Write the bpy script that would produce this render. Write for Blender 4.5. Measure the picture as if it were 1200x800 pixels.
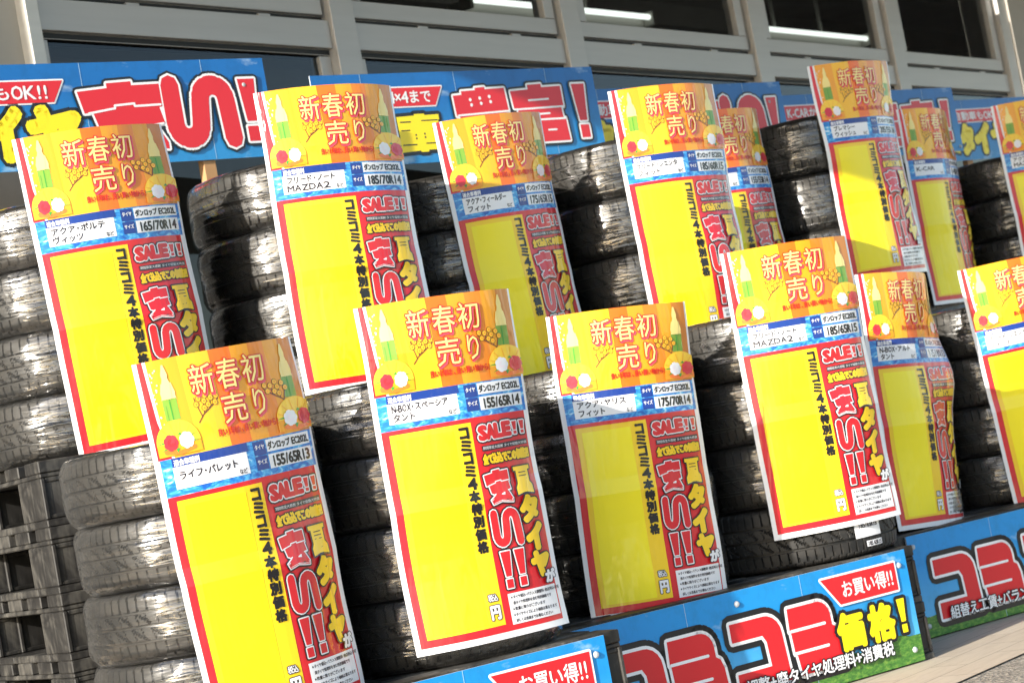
import bpy, bmesh, math, random
import numpy as np
from mathutils import Vector, Matrix

random.seed(7); rng = np.random.default_rng(7)
PI = math.pi; rad = math.radians
for o in list(bpy.data.objects): bpy.data.objects.remove(o)
scene = bpy.context.scene
COL = scene.collection

# ------------------------------------------------------------------ camera, sky, sun, exposure
HEAD, PITCH, ROLL, CAM_H = rad(38.3), rad(3.34), rad(10.5), 0.66
fw = Vector((math.cos(HEAD) * math.cos(PITCH), math.sin(HEAD) * math.cos(PITCH), math.sin(PITCH)))
r0 = Vector((math.sin(HEAD), -math.cos(HEAD), 0)); u0 = r0.cross(fw)
rt = r0 * math.cos(ROLL) - u0 * math.sin(ROLL); up = r0 * math.sin(ROLL) + u0 * math.cos(ROLL)
cam = bpy.data.cameras.new('camera'); cam_o = bpy.data.objects.new('camera', cam); COL.objects.link(cam_o)
cam.sensor_width = 36; cam.lens = 72; cam.clip_start = .05; cam.clip_end = 2000
M = Matrix((rt, up, -fw)).transposed().to_4x4(); M.translation = (0, 0, CAM_H); cam_o.matrix_world = M
cam.dof.use_dof = True; cam.dof.focus_distance = 4.1; cam.dof.aperture_fstop = 9
scene.camera = cam_o

SUN_AZ, SUN_EL = rad(-.5), rad(20)           # direction the light travels in plan, height of the sun
world = bpy.data.worlds.new('World'); scene.world = world; world.use_nodes = True
wn = world.node_tree.nodes; bg = wn['Background']
sky = wn.new('ShaderNodeTexSky'); sky.sky_type = 'NISHITA'; sky.sun_disc = False
sky.sun_elevation = SUN_EL; sky.sun_rotation = rad(270) - SUN_AZ
world.node_tree.links.new(sky.outputs[0], bg.inputs[0]); bg.inputs[1].default_value = .15
sl = bpy.data.lights.new('sun', 'SUN'); sl.energy = 5; sl.angle = rad(.5); sl.color = (1, .93, .82)
so = bpy.data.objects.new('sun', sl); COL.objects.link(so)
d = Vector((math.cos(SUN_AZ) * math.cos(SUN_EL), math.sin(SUN_AZ) * math.cos(SUN_EL), -math.sin(SUN_EL)))
so.rotation_euler = d.to_track_quat('-Z', 'Y').to_euler(); so.location = (-8, 0, 6)
vs = scene.view_settings; vs.view_transform = 'Standard'; vs.look = 'None'; vs.gamma = 1; vs.use_curve_mapping = False
vs.exposure = 1.05
scene.cycles.transparent_max_bounces = 16; scene.cycles.max_bounces = 8
scene.cycles.use_denoising = True

# ------------------------------------------------------------------ materials
def lin(c): return tuple(((x / 255) / 12.92 if x <= 10 else ((x / 255 + .055) / 1.055) ** 2.4) for x in c)
def mat(name, col, rough=.5, metal=0, spec=.5, coat=0, coat_rough=.1):
    m = bpy.data.materials.new(name); m.use_nodes = True
    b = m.node_tree.nodes['Principled BSDF']
    b.inputs['Base Color'].default_value = (*col, 1); b.inputs['Roughness'].default_value = rough
    b.inputs['Metallic'].default_value = metal; b.inputs['Specular IOR Level'].default_value = spec
    b.inputs['Coat Weight'].default_value = coat; b.inputs['Coat Roughness'].default_value = coat_rough
    return m
class N:                                     # small node helper
    def __init__(s, m): s.m = m; s.t = m.node_tree; s.b = s.t.nodes.get('Principled BSDF')
    def n(s, t, **k):
        x = s.t.nodes.new(t)
        for a, v in k.items(): setattr(x, a, v)
        return x
    def l(s, a, b): s.t.links.new(a, b)
    def coords(s, scale, kind='Object'):
        tc = s.n('ShaderNodeTexCoord'); mp = s.n('ShaderNodeMapping'); mp.inputs['Scale'].default_value = scale
        s.l(tc.outputs[kind], mp.inputs[0]); return mp.outputs[0]
    def noise(s, vec, scale, detail=4, rough=.5, dist=0):
        x = s.n('ShaderNodeTexNoise'); x.inputs['Scale'].default_value = scale; x.inputs['Detail'].default_value = detail
        x.inputs['Roughness'].default_value = rough; x.inputs['Distortion'].default_value = dist
        s.l(vec, x.inputs['Vector']); return x.outputs[0]
    def ramp(s, fac, stops):
        x = s.n('ShaderNodeValToRGB'); e = x.color_ramp.elements
        while len(e) < len(stops): e.new(.5)
        for k, (p, c) in enumerate(stops): e[k].position = p; e[k].color = (*c, 1) if len(c) == 3 else c
        s.l(fac, x.inputs[0]); return x.outputs[0]
    def bump(s, h, strength, dist, inp='Normal'):
        x = s.n('ShaderNodeBump'); x.inputs['Strength'].default_value = strength; x.inputs['Distance'].default_value = dist
        s.l(h, x.inputs['Height']); s.l(x.outputs[0], s.b.inputs[inp]); return x

def paper(name, rgb, var=.0):                # laminated print: ink under a slightly wavy gloss film
    m = mat(name, lin(rgb), .5, 0, .3, .8, .12); k = N(m)
    v = k.coords((26, 26, 4)); h = k.noise(v, 1, 3, .5, .8)
    k.bump(h, .55, .012, 'Coat Normal')
    return m
P = {}
for nm, c in dict(white=(238, 238, 240), red=(214, 26, 38), yellow=(250, 208, 24), bright=(255, 236, 0), black=(22, 20, 24), amber=(236, 134, 18),
                  gold=(242, 162, 22), lemon=(248, 188, 30), orange=(244, 112, 12), tan=(206, 124, 30), cream=(248, 226, 138), green=(122, 164, 54),
                  leaf=(60, 150, 50), pink=(232, 70, 96), rose=(216, 44, 60), navy=(20, 58, 140), blush=(248, 226, 236), brown=(110, 60, 30), dish=(240, 120, 40),
                  rednote=(206, 44, 20), dark=(44, 38, 48), paleyellow=(252, 206, 46)).items():
    P[nm] = paper('ink_' + nm, c)
def water_ink():
    m = paper('ink_water_blue', (30, 120, 205)); k = N(m)
    h = k.noise(k.coords((30, 30, 60)), 1, 6, .62, 1.6)
    c = k.ramp(h, [(.36, lin((14, 88, 180))), (.5, lin((36, 136, 214))), (.6, lin((90, 186, 236))), (.72, lin((225, 242, 250)))])
    k.l(c, k.b.inputs['Base Color']); return m
P['water'] = water_ink()
def sky_print(name, top, low, cloud, h0):    # printed photograph of a sky over grass on a plastic board; x right, z up in the board's own frame
    m = mat(name, lin(top), .35, 0, .4, .3, .12); k = N(m)
    tc = k.n('ShaderNodeTexCoord'); sp = k.n('ShaderNodeSeparateXYZ'); k.l(tc.outputs['Object'], sp.inputs[0])
    mr = k.n('ShaderNodeMapRange'); mr.inputs['From Min'].default_value = 0; mr.inputs['From Max'].default_value = h0
    k.l(sp.outputs[2], mr.inputs[0])
    base = k.ramp(mr.outputs[0], [(.1, lin(low)), (.75, lin(top))])
    n = k.noise(k.coords((6, 6, 14)), 1, 6, .6, .4)
    cl = k.ramp(n, [(.61, (0, 0, 0)), (.8, (.8, .8, .8))])
    mx = k.n('ShaderNodeMix', data_type='RGBA'); k.l(cl, mx.inputs[0]); k.l(base, mx.inputs[6]); mx.inputs[7].default_value = (*lin(cloud), 1)
    dn = k.ramp(k.noise(k.coords((22, 22, 16)), 1, 7, .72), [(.38, (.72, .70, .66)), (.52, (1, 1, 1))])
    dm = k.n('ShaderNodeMix', data_type='RGBA', blend_type='MULTIPLY'); dm.inputs[0].default_value = .35; k.l(mx.outputs[2], dm.inputs[6]); k.l(dn, dm.inputs[7])
    k.l(dm.outputs[2], k.b.inputs['Base Color'])
    w = k.noise(k.coords((5, 5, 9)), 1, 2, .5); k.bump(w, .25, .01, 'Coat Normal')
    return m
BOARD_SKY = sky_print('printed_blue_sky', (22, 142, 214), (92, 184, 232), (205, 228, 238), .26)
BANNER_SKY = sky_print('printed_deep_blue_sky', (14, 104, 178), (40, 138, 202), (190, 216, 232), .26)
def grass_print():
    m = mat('printed_grass', lin((70, 120, 50)), .4, 0, .4, .3, .12); k = N(m)
    n = k.noise(k.coords((60, 60, 130)), 1, 5, .65)
    k.l(k.ramp(n, [(.3, lin((40, 84, 34))), (.5, lin((70, 124, 46))), (.7, lin((124, 160, 66)))]), k.b.inputs['Base Color']); return m
GRASS = grass_print()

def rubber():
    m = mat('tyre_rubber', (.022, .021, .02), .55, 0, .5); k = N(m)
    n = k.noise(k.coords((14, 14, 30)), 1, 5, .6)
    k.l(k.ramp(n, [(.35, (.011, .011, .011)), (.7, (.033, .030, .026))]), k.b.inputs['Base Color'])
    k.l(k.ramp(n, [(.3, (.45,) * 3), (.7, (.7,) * 3)]), k.b.inputs['Roughness']); return m
RUBBER = rubber()
def film():
    m = bpy.data.materials.new('stretch_film'); m.use_nodes = True; t = m.node_tree; k = N(m)
    t.nodes.remove(k.b); out = t.nodes['Material Output']
    tr = k.n('ShaderNodeBsdfTransparent'); gl = k.n('ShaderNodeBsdfGlossy'); df = k.n('ShaderNodeBsdfDiffuse')
    tr.inputs[0].default_value = (.93, .92, .90, 1)
    gl.inputs['Roughness'].default_value = .07; gl.inputs['Color'].default_value = (1, 1, 1, 1); df.inputs[0].default_value = (.6, .58, .54, 1)
    a = k.noise(k.coords((3.2, 3.2, 40)), 1, 2, .42, .5); b = k.noise(k.coords((12, 12, 95)), 1, 2, .5, 1.2)
    ad = k.n('ShaderNodeMath', operation='MULTIPLY_ADD'); k.l(b, ad.inputs[0]); ad.inputs[1].default_value = .2; k.l(a, ad.inputs[2])
    bp = k.n('ShaderNodeBump'); bp.inputs['Strength'].default_value = 1; bp.inputs['Distance'].default_value = .0105; k.l(ad.outputs[0], bp.inputs['Height'])
    k.l(bp.outputs[0], gl.inputs['Normal'])
    g2 = k.n('ShaderNodeBsdfGlossy'); g2.inputs['Roughness'].default_value = .3; k.l(bp.outputs[0], g2.inputs['Normal'])
    gm = k.n('ShaderNodeMixShader'); gm.inputs[0].default_value = .25; k.l(gl.outputs[0], gm.inputs[1]); k.l(g2.outputs[0], gm.inputs[2])
    fr = k.n('ShaderNodeFresnel'); fr.inputs[0].default_value = 1.5; k.l(bp.outputs[0], fr.inputs['Normal'])
    m1 = k.n('ShaderNodeMixShader'); m1.inputs[0].default_value = .012; k.l(tr.outputs[0], m1.inputs[1]); k.l(df.outputs[0], m1.inputs[2])
    mu = k.n('ShaderNodeMath', operation='MULTIPLY_ADD'); mu.inputs[1].default_value = 2.1; mu.inputs[2].default_value = .0; mu.use_clamp = True; k.l(fr.outputs[0], mu.inputs[0])
    m2 = k.n('ShaderNodeMixShader'); k.l(mu.outputs[0], m2.inputs[0]); k.l(m1.outputs[0], m2.inputs[1]); k.l(gm.outputs[0], m2.inputs[2])
    k.l(m2.outputs[0], out.inputs[0]); return m
FILM = film()
def pallet_plastic():
    m = mat('dusty_black_plastic', (.05, .05, .048), .5, 0, .4); k = N(m)
    n = k.noise(k.coords((5, 5, 9)), 1, 8, .66, .5); s = k.noise(k.coords((80, 80, 6)), 1, 3, .6)
    ad = k.n('ShaderNodeMath', operation='MULTIPLY_ADD'); k.l(s, ad.inputs[0]); ad.inputs[1].default_value = .35; k.l(n, ad.inputs[2])
    k.l(k.ramp(ad.outputs[0], [(.5, (.008, .0078, .0075)), (.66, (.02, .019, .018)), (.8, (.07, .066, .058)), (.94, (.2, .185, .165))]), k.b.inputs['Base Color'])
    k.l(k.ramp(n, [(.4, (.4,) * 3), (.6, (.75,) * 3)]), k.b.inputs['Roughness'])
    k.bump(s, .3, .002); return m
PALLET = pallet_plastic()
def alu(name, c):
    m = mat(name, c, .45, .25, .5); k = N(m)
    n = k.noise(k.coords((2, 2, 30)), 1, 4, .6)
    k.l(k.ramp(n, [(.3, tuple(x * .95 for x in c)), (.7, tuple(min(1, x * 1.03) for x in c))]), k.b.inputs['Base Color']); return m
ALU = alu('aluminium_frame', (.55, .535, .52)); GASKET = mat('black_gasket', (.012, .012, .012), .6)
def glass():
    m = bpy.data.materials.new('window_glass'); m.use_nodes = True; k = N(m); t = m.node_tree; t.nodes.remove(k.b)
    tr = k.n('ShaderNodeBsdfTransparent'); tr.inputs[0].default_value = (.72, .76, .76, 1)
    gl = k.n('ShaderNodeBsdfGlossy'); gl.inputs['Roughness'].default_value = .02
    fr = k.n('ShaderNodeFresnel'); fr.inputs[0].default_value = 1.5
    mx = k.n('ShaderNodeMixShader'); k.l(fr.outputs[0], mx.inputs[0]); k.l(tr.outputs[0], mx.inputs[1]); k.l(gl.outputs[0], mx.inputs[2])
    k.l(mx.outputs[0], t.nodes['Material Output'].inputs[0]); return m
GLASS = glass()
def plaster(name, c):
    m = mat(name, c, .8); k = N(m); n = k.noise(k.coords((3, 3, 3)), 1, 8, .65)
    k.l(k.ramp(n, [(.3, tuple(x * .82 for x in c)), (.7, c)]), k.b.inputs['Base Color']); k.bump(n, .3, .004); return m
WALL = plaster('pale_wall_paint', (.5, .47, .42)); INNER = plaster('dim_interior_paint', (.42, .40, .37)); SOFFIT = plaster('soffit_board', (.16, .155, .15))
WOOD = mat('raw_wood', (.42, .24, .11), .7); SCREW = mat('white_plastic_screw', (.42, .45, .47), .3, 0, .5)
TUBE = bpy.data.materials.new('lit_tube'); TUBE.use_nodes = True
_b = TUBE.node_tree.nodes['Principled BSDF']; _b.inputs['Emission Color'].default_value = (.95, 1, .93, 1); _b.inputs['Emission Strength'].default_value = .9
LAMPW = mat('lamp_enamel', (.4, .39, .34), .5)
def tiles():
    m = mat('tan_paving_stone', (.4, .34, .27), .7); k = N(m)
    v = k.coords((1, 1, 1)); br = k.n('ShaderNodeTexBrick'); br.offset = .5
    mp = k.n('ShaderNodeMapping'); mp.inputs['Location'].default_value = (.13, -.187, 0); k.l(v, mp.inputs[0]); k.l(mp.outputs[0], br.inputs[0])
    br.inputs['Scale'].default_value = 1; br.inputs['Mortar Size'].default_value = .0025; br.inputs['Brick Width'].default_value = .3; br.inputs['Row Height'].default_value = .1
    br.inputs['Color1'].default_value = (.50, .43, .34, 1); br.inputs['Color2'].default_value = (.46, .39, .305, 1); br.inputs['Mortar'].default_value = (.28, .24, .19, 1)
    br.inputs['Mortar Smooth'].default_value = .4
    n = k.noise(k.coords((9, 60, 9)), 1, 7, .7, .6)
    g = k.ramp(n, [(.3, (.82, .80, .78)), (.55, (1, 1, 1)), (.75, (1.0, .96, .9))])
    mx = k.n('ShaderNodeMix', data_type='RGBA', blend_type='MULTIPLY'); mx.inputs[0].default_value = .9; k.l(br.outputs[0], mx.inputs[6]); k.l(g, mx.inputs[7])
    k.l(mx.outputs[2], k.b.inputs['Base Color']); k.bump(n, .5, .003); return m
def asphalt():
    m = mat('worn_asphalt', (.06, .06, .058), .85); k = N(m)
    v = k.n('ShaderNodeTexVoronoi'); v.inputs['Scale'].default_value = 130; k.l(k.coords((1, 1, 1)), v.inputs['Vector'])
    n = k.noise(k.coords((1, 1, 1)), 3, 6, .6)
    c = k.ramp(v.outputs['Color'], [(.1, (.2, .18, .15)), (.5, (.36, .32, .265)), (.9, (.6, .54, .45))])
    mx = k.n('ShaderNodeMix', data_type='RGBA', blend_type='MULTIPLY'); mx.inputs[0].default_value = .6; k.l(c, mx.inputs[6]); k.l(n, mx.inputs[7]); k.l(mx.outputs[2], k.b.inputs['Base Color'])
    k.bump(v.outputs['Distance'], .7, .006); return m

# ------------------------------------------------------------------ mesh helpers
class MB:
    def __init__(s): s.v = []; s.f = []; s.mi = []; s.mats = []
    def m(s, mt):
        if mt not in s.mats: s.mats.append(mt)
        return s.mats.index(mt)
    def add(s, vs, fs, mt):
        b = len(s.v); s.v.extend(vs); i = s.m(mt)
        for f in fs: s.f.append([b + a for a in f]); s.mi.append(i)
    def box(s, x0, x1, y0, y1, z0, z1, mt, T=None):
        vs = [(x, y, z) for z in (z0, z1) for y in (y0, y1) for x in (x0, x1)]
        if T: vs = [tuple(T @ Vector(p)) for p in vs]
        s.add(vs, [(0, 2, 3, 1), (4, 5, 7, 6), (0, 1, 5, 4), (2, 6, 7, 3), (0, 4, 6, 2), (1, 3, 7, 5)], mt)
    def mesh(s, name):
        me = bpy.data.meshes.new(name); me.from_pydata(s.v, [], s.f)
        for a in s.mats: me.materials.append(a)
        me.polygons.foreach_set('material_index', s.mi); me.update(); return me
    def build(s, name, parent=None, bevel=0):
        me = s.mesh(name)
        if bevel:
            bm = bmesh.new(); bm.from_mesh(me)
            bmesh.ops.bevel(bm, geom=bm.edges[:], offset=bevel, segments=2, profile=.5, affect='EDGES', clamp_overlap=True)
            bm.to_mesh(me); bm.free()
        return link(name, me, parent)
def link(name, me, parent=None):
    o = bpy.data.objects.new(name, me); COL.objects.link(o)
    if parent: o.parent = parent
    return o
def empty(name, loc, rz=0, sx=0):
    o = bpy.data.objects.new(name, None); COL.objects.link(o); o.location = loc; o.rotation_euler = (0, sx, rz); o.empty_display_size = .1; return o
def tag(o, label=None, cat=None, group=None, kind=None):
    if label: o['label'] = label
    if cat: o['category'] = cat
    if group: o['group'] = group
    if kind: o['kind'] = kind
    return o

# ------------------------------------------------------------------ flat print drawing: x right, y DOWN in metres, layer = height above the sheet
_glyph = {}
def glyph(ch):
    if ch not in _glyph:
        c = bpy.data.curves.new('t', 'FONT'); c.body = ch; c.resolution_u = 2
        o = bpy.data.objects.new('t', c); COL.objects.link(o); bpy.context.view_layer.update()
        def grab():
            e = o.evaluated_get(bpy.context.evaluated_depsgraph_get()); me = bpy.data.meshes.new_from_object(e)
            vs = np.array([v.co[:2] for v in me.vertices]).reshape(-1, 2); fs = [list(p.vertices) for p in me.polygons]; es = [list(x.vertices) for x in me.edges]
            bpy.data.meshes.remove(me); return vs, fs, es
        vs, fs, _ = grab(); c.fill_mode = 'NONE'; bpy.context.view_layer.update(); ov, _, oe = grab()
        adv = 1.0 if ord(ch[0]) > 0x2000 else None
        bpy.data.objects.remove(o); bpy.data.curves.remove(c)
        _glyph[ch] = (vs, fs, ov, oe)
    return _glyph[ch]
DZ = .0004
class Sheet(MB):
    k = 0
    def z(s, layer): s.k += 1; return layer * DZ + (s.k % 17) * 2e-5
    def poly(s, pts, mt, layer): z = s.z(layer); s.add([(x, y, z) for x, y in pts], [tuple(range(len(pts)))], mt)
    def rect(s, x0, y0, x1, y1, mt, layer): s.poly([(x0, y0), (x0, y1), (x1, y1), (x1, y0)], mt, layer)
    def disc(s, x, y, rx, ry, mt, layer, n=14, a0=0, a1=2 * PI):
        s.poly([(x + rx * math.cos(a0 + (a1 - a0) * i / n), y - ry * math.sin(a0 + (a1 - a0) * i / n)) for i in range(n + (0 if a1 - a0 > 6.28 else 1))], mt, layer)
    def seg(s, a, b, r, mt, layer):
        dx, dy = b[0] - a[0], b[1] - a[1]; L = math.hypot(dx, dy)
        if L < 1e-7: return
        nx, ny = -dy / L * r, dx / L * r
        s.poly([(a[0] + nx, a[1] + ny), (b[0] + nx, b[1] + ny), (b[0] - nx, b[1] - ny), (a[0] - nx, a[1] - ny)], mt, layer)
    def line(s, pts, r, mt, layer, closed=False, caps=True):
        q = pts + ([pts[0]] if closed else [])
        for a, b in zip(q, q[1:]): s.seg(a, b, r, mt, layer)
        for i, p in enumerate(pts):
            if caps or closed or 0 < i < len(pts) - 1: s.disc(p[0], p[1], r, r, mt, layer, 8)
    def outlined(s, pts, mt, layer, outs):   # closed shape with rings of outline under it
        for i, (r, om) in enumerate(outs): s.line(pts, r, om, layer + i, True)
        s.poly(pts, mt, layer + len(outs))
    def char(s, ch, cx, cy, w, h, mt, layer, bold=0, outs=(), rot=0, shear=0):
        """one glyph fitted into the box w x h around (cx, cy); bold = stroke added, outs = [(radius, material)] from the outermost in"""
        vs, fs, ov, oe = glyph(ch)
        if not len(vs): return
        lo, hi = ov.min(0), ov.max(0); sc = np.array([w, h]) / np.maximum(hi - lo, 1e-6); c, sn = math.cos(rot), math.sin(rot)
        def tf(a):
            q = (a - (lo + hi) / 2) * sc * [1, -1]; q[:, 0] -= shear * q[:, 1]
            return np.stack([cx + q[:, 0] * c - q[:, 1] * sn, cy + q[:, 0] * sn + q[:, 1] * c], 1)
        V, O = tf(vs), tf(ov)
        def ring(r, om, ly):
            for a, b in oe: s.seg(O[a], O[b], r, om, ly)
            if r > .0012:
                for p in O: s.disc(p[0], p[1], r, r, om, ly, 6)
        for i, (r, om) in enumerate(outs):
            ring(r + bold, om, layer + i)
        ly = layer + len(outs)
        if outs and bold == 0: pass
        if bold: ring(bold, mt, ly)
        z = s.z(ly + .5); s.add([(x, y, z) for x, y in V], fs, mt)
    def text(s, st, x0, x1, cy, h, mt, layer, bold=0, outs=(), slope=0):
        """a line of glyphs from x0 to x1 in natural proportions, squeezed to fit"""
        adv = []
        for ch in st:
            if ch in ' ': adv.append(.35); continue
            o = ord(ch); adv.append(.95 if o > 0x2000 else (.32 if ch in "!.,'1-i・" and ch != '1' else .62 if ch.isalnum() else .5))
            if ch == '・': adv[-1] = .5
        tot = sum(adv); x = x0; k = (x1 - x0) / tot
        for ch, a in zip(st, adv):
            if ch != ' ':
                vs, fs, ov, oe = glyph(ch)
                if len(ov):
                    lo, hi = ov.min(0), ov.max(0)
                    hh = h * (hi[1] - lo[1]) / .84 if ord(ch) > 0x2000 else h * (hi[1] - lo[1]) / .72
                    base = .38 if ord(ch) > 0x2000 else .36
                    yy = cy - ((lo[1] + hi[1]) / 2 - base) * h / (.84 if ord(ch) > 0x2000 else .72)
                    ww = a * k * .9 if (hi[0] - lo[0]) > .3 else (hi[0] - lo[0]) * k
                    if ord(ch) > 0x2000: ww = (hi[0] - lo[0]) * k * .97
                    s.char(ch, x + a * k / 2, yy + slope * (x + a * k / 2 - x0), ww, hh, mt, layer, bold, outs)
            x += a * k
    def vtext(s, st, cx, y0, y1, w, mt, layer, bold=0, outs=(), drift=0):
        n = len(st); hgt = (y1 - y0) / n
        for i, ch in enumerate(st):
            s.char(ch, cx + drift * i, y0 + hgt * (i + .5), w * (.86 if ch in 'コ4' else 1), hgt * .84, mt, layer, bold, outs)
    def block(s, x, y, w, h, kind, mt, layer, outs, slit):
        """display letters so heavy that they read as one block with thin gaps"""
        o, lines, dots = BLOCK[kind]
        s.outlined([(x + a * w, y + b * h) for a, b in o], mt, layer, outs)
        for ln in lines: s.line([(x + a * w, y + b * h) for a, b in ln], .016 * h, slit, layer + len(outs) + 1)
        for a, b in dots: s.disc(x + a * w, y + b * h, .03 * h, .03 * h, slit, layer + len(outs) + 1, 8)
    # heavy display letters drawn as strokes
    def ko_kana(s, x, y, w, h, mt, layer, outs):
        t = .27 * h
        p = [(0, 0), (.66 * w, 0)] + [(.66 * w + .3 * w * math.sin(a), .3 * h * (1 - math.cos(a))) for a in np.linspace(.25, PI / 2, 5)] + [(w, h), (.0, h), (.0, h - t), (.66 * w, h - t), (.64 * w, t + .1 * h), (.58 * w, t), (0, t)]
        s.outlined([(x + a - .1 * w * (1 - b / h) * 0, y + b) for a, b in p], mt, layer, outs)
    def mi_kana(s, x, y, w, h, mt, layer, outs, slit):
        p = [(0, 0), (.6 * w, 0)] + [(.6 * w + .24 * w * math.sin(a), .24 * h * (1 - math.cos(a))) for a in np.linspace(.25, PI / 2, 5)] + [(.84 * w, .38 * h), (.92 * w, .43 * h), (.965 * w, .56 * h), (w, h), (.09 * w, h), (.05 * w, .665 * h), (.015 * w, .665 * h), (.0, .335 * h), (-.02 * w, .335 * h)]
        s.outlined([(x + a, y + b) for a, b in p], mt, layer, outs)
        for q in (.335, .665): s.line([(x + .0 * w, y + q * h), (x + .7 * w, y + q * h)], .022 * h, slit, layer + len(outs) + 1)
    def i_kana(s, x, y, w, h, mt, layer, outs):
        r = .135 * w
        a1 = [(.5 * w * .5 + .25 * w * .78 * math.cos(a) + .03 * w, .7 * h + .22 * h * math.sin(a)) for a in np.linspace(PI, .0, 9)]
        a2 = [(.72 * w + .2 * w * math.cos(a), .3 * h + .22 * h * -math.sin(a)) for a in np.linspace(PI, 0, 9)]
        pts = [(.085 * w, .06 * h)] + a1 + a2 + [(.95 * w, .95 * h)]
        pts = [(x + a, y + b) for a, b in pts]
        for i, (o, om) in enumerate(outs): s.line(pts, r + o, om, layer + i)
        s.line(pts, r, mt, layer + len(outs))
    def bang(s, x, y, w, h, mt, layer, outs):
        for i, (r, om) in enumerate(list(outs) + [(0, mt)]):
            for p in ([(0, 0), (w, 0), (.78 * w, .68 * h), (.22 * w, .68 * h)], [(.17 * w, .76 * h), (.83 * w, .76 * h), (.83 * w, h), (.17 * w, h)]):
                q = [(x + a, y + b) for a, b in p]
                if r: s.line(q, r, om, layer + i, True)
                s.poly(q, om if r else mt, layer + i)

BLOCK = {
 'an': ([(0, .11), (.36, .07), (.36, 0), (.66, -.02), (.66, .04), (1, .03), (1, .37), (.96, .38), (1, .62), (.88, .63), (.92, .72), (1, .9), (1, 1), (.78, .97), (.55, .93), (.2, 1), (.13, .86), (.36, .73), (.2, .66), (.15, .42), (.05, .43)],
        [[(.1, .43), (.42, .37), (.42, .33), (.66, .31), (.66, .35), (.98, .34)], [(.3, .72), (.36, .7)], [(.86, .64), (.98, .62)], [(.6, .73), (.72, .69), (.71, .74), (.6, .73)]], []),
 'yutaka': ([(.02, .12), (.18, .11), (.18, .05), (.44, .04), (.44, 0), (.62, -.01), (.62, .03), (.98, .02), (1, .44), (.93, .45), (.95, .8), (1, .8), (1, 1), (0, 1), (0, .8), (.1, .8), (.08, .47), (.03, .47)],
        [[(.06, .46), (1, .42)], [(.3, .58), (.7, .57)], [(.3, .68), (.7, .67)], [(.02, .8), (1, .8)]], [(.32, .2), (.33, .29), (.5, .18), (.51, .27), (.68, .16), (.69, .25)]),
 'tomi': ([(0, .1), (.35, .08), (.35, 0), (.62, -.01), (.62, .05), (1, .04), (1, .4), (.95, .4), (.96, .6), (1, .6), (1.02, 1), (.07, 1), (.06, .63), (.1, .4), (.02, .4)],
        [[(.33, .27), (.72, .26)], [(.06, .42), (1, .4)], [(.42, .52), (.7, .51)], [(.06, .62), (1, .61)], [(.3, .8), (.45, .8)], [(.62, .8), (.78, .8)]], []),
 'natsu': ([(0, 0), (1, 0), (1, .13), (.88, .14), (.88, .58), (1, .7), (1, 1), (.6, .93), (.4, .93), (0, 1), (0, .74), (.13, .6), (.13, .14), (0, .13)],
        [[(.3, .22), (.72, .22)], [(.3, .34), (.72, .34)], [(.3, .46), (.72, .46)], [(.2, .63), (.75, .6)], [(.4, .76), (.62, .74)]], []),
 'ko': ([(.05, .06), (.45, .04), (.45, 0), (.68, 0), (.68, .04), (1, .03), (1, .17), (.97, .17), (1, .95), (.66, .95), (.64, 1), (.48, 1), (.46, .96), (0, 1), (.06, .6)],
        [[(.12, .2), (.35, .2)], [(.6, .18), (.95, .18)], [(.12, .42), (.3, .42)], [(.82, .4), (.97, .4)], [(.62, .78), (.96, .78)], [(.1, .8), (.4, .8)]], [(.42, .55), (.62, .53), (.42, .64), (.62, .62)]),
 'zai': ([(0, .1), (.4, .08), (.45, 0), (.62, 0), (.6, .07), (1, .06), (1, .25), (.8, .27), (.8, .42), (1, .42), (1, .6), (.82, .6), (.82, .8), (1, .8), (1, 1), (.28, 1), (.1, .98), (.1, .6), (0, .6), (.2, .27), (0, .27)],
        [[(.42, .3), (.6, .3)], [(.36, .44), (.52, .44)], [(.36, .78), (.52, .78)]], []),
}
# ------------------------------------------------------------------ price sign designs (drawn once)
W, H = .372, .70
CURL = .36                                      # radius the laminated signs are curled to
def bamboo(s, cx, y, sc, ly):
    g = .0001
    s.rect(cx - .021 * sc, y + .060, cx + .021 * sc, y + .104, P['green'], ly)
    s.rect(cx - .0012, y + .062, cx + .0012, y + .104, P['leaf'], ly + 1)
    s.rect(cx - .013 * sc, y + .075, cx - .012 * sc, y + .104, P['leaf'], ly + 1)
    for dx, top, w in ((-.012, .034, .021), (.012, .034, .021), (0, 0, .022)):
        x = cx + dx * sc; w *= sc
        s.poly([(x - .1 * w, y + top), (x + .12 * w, y + top), (x + .42 * w, y + top + .018), (x + .36 * w, y + top + .026), (x + .55 * w, y + top + .036), (x + .42 * w, y + .064),
                (x - .42 * w, y + .064), (x - .55 * w, y + top + .036), (x - .36 * w, y + top + .026), (x - .42 * w, y + top + .018)], P['cream'], ly + 2 + (dx == 0))
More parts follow.
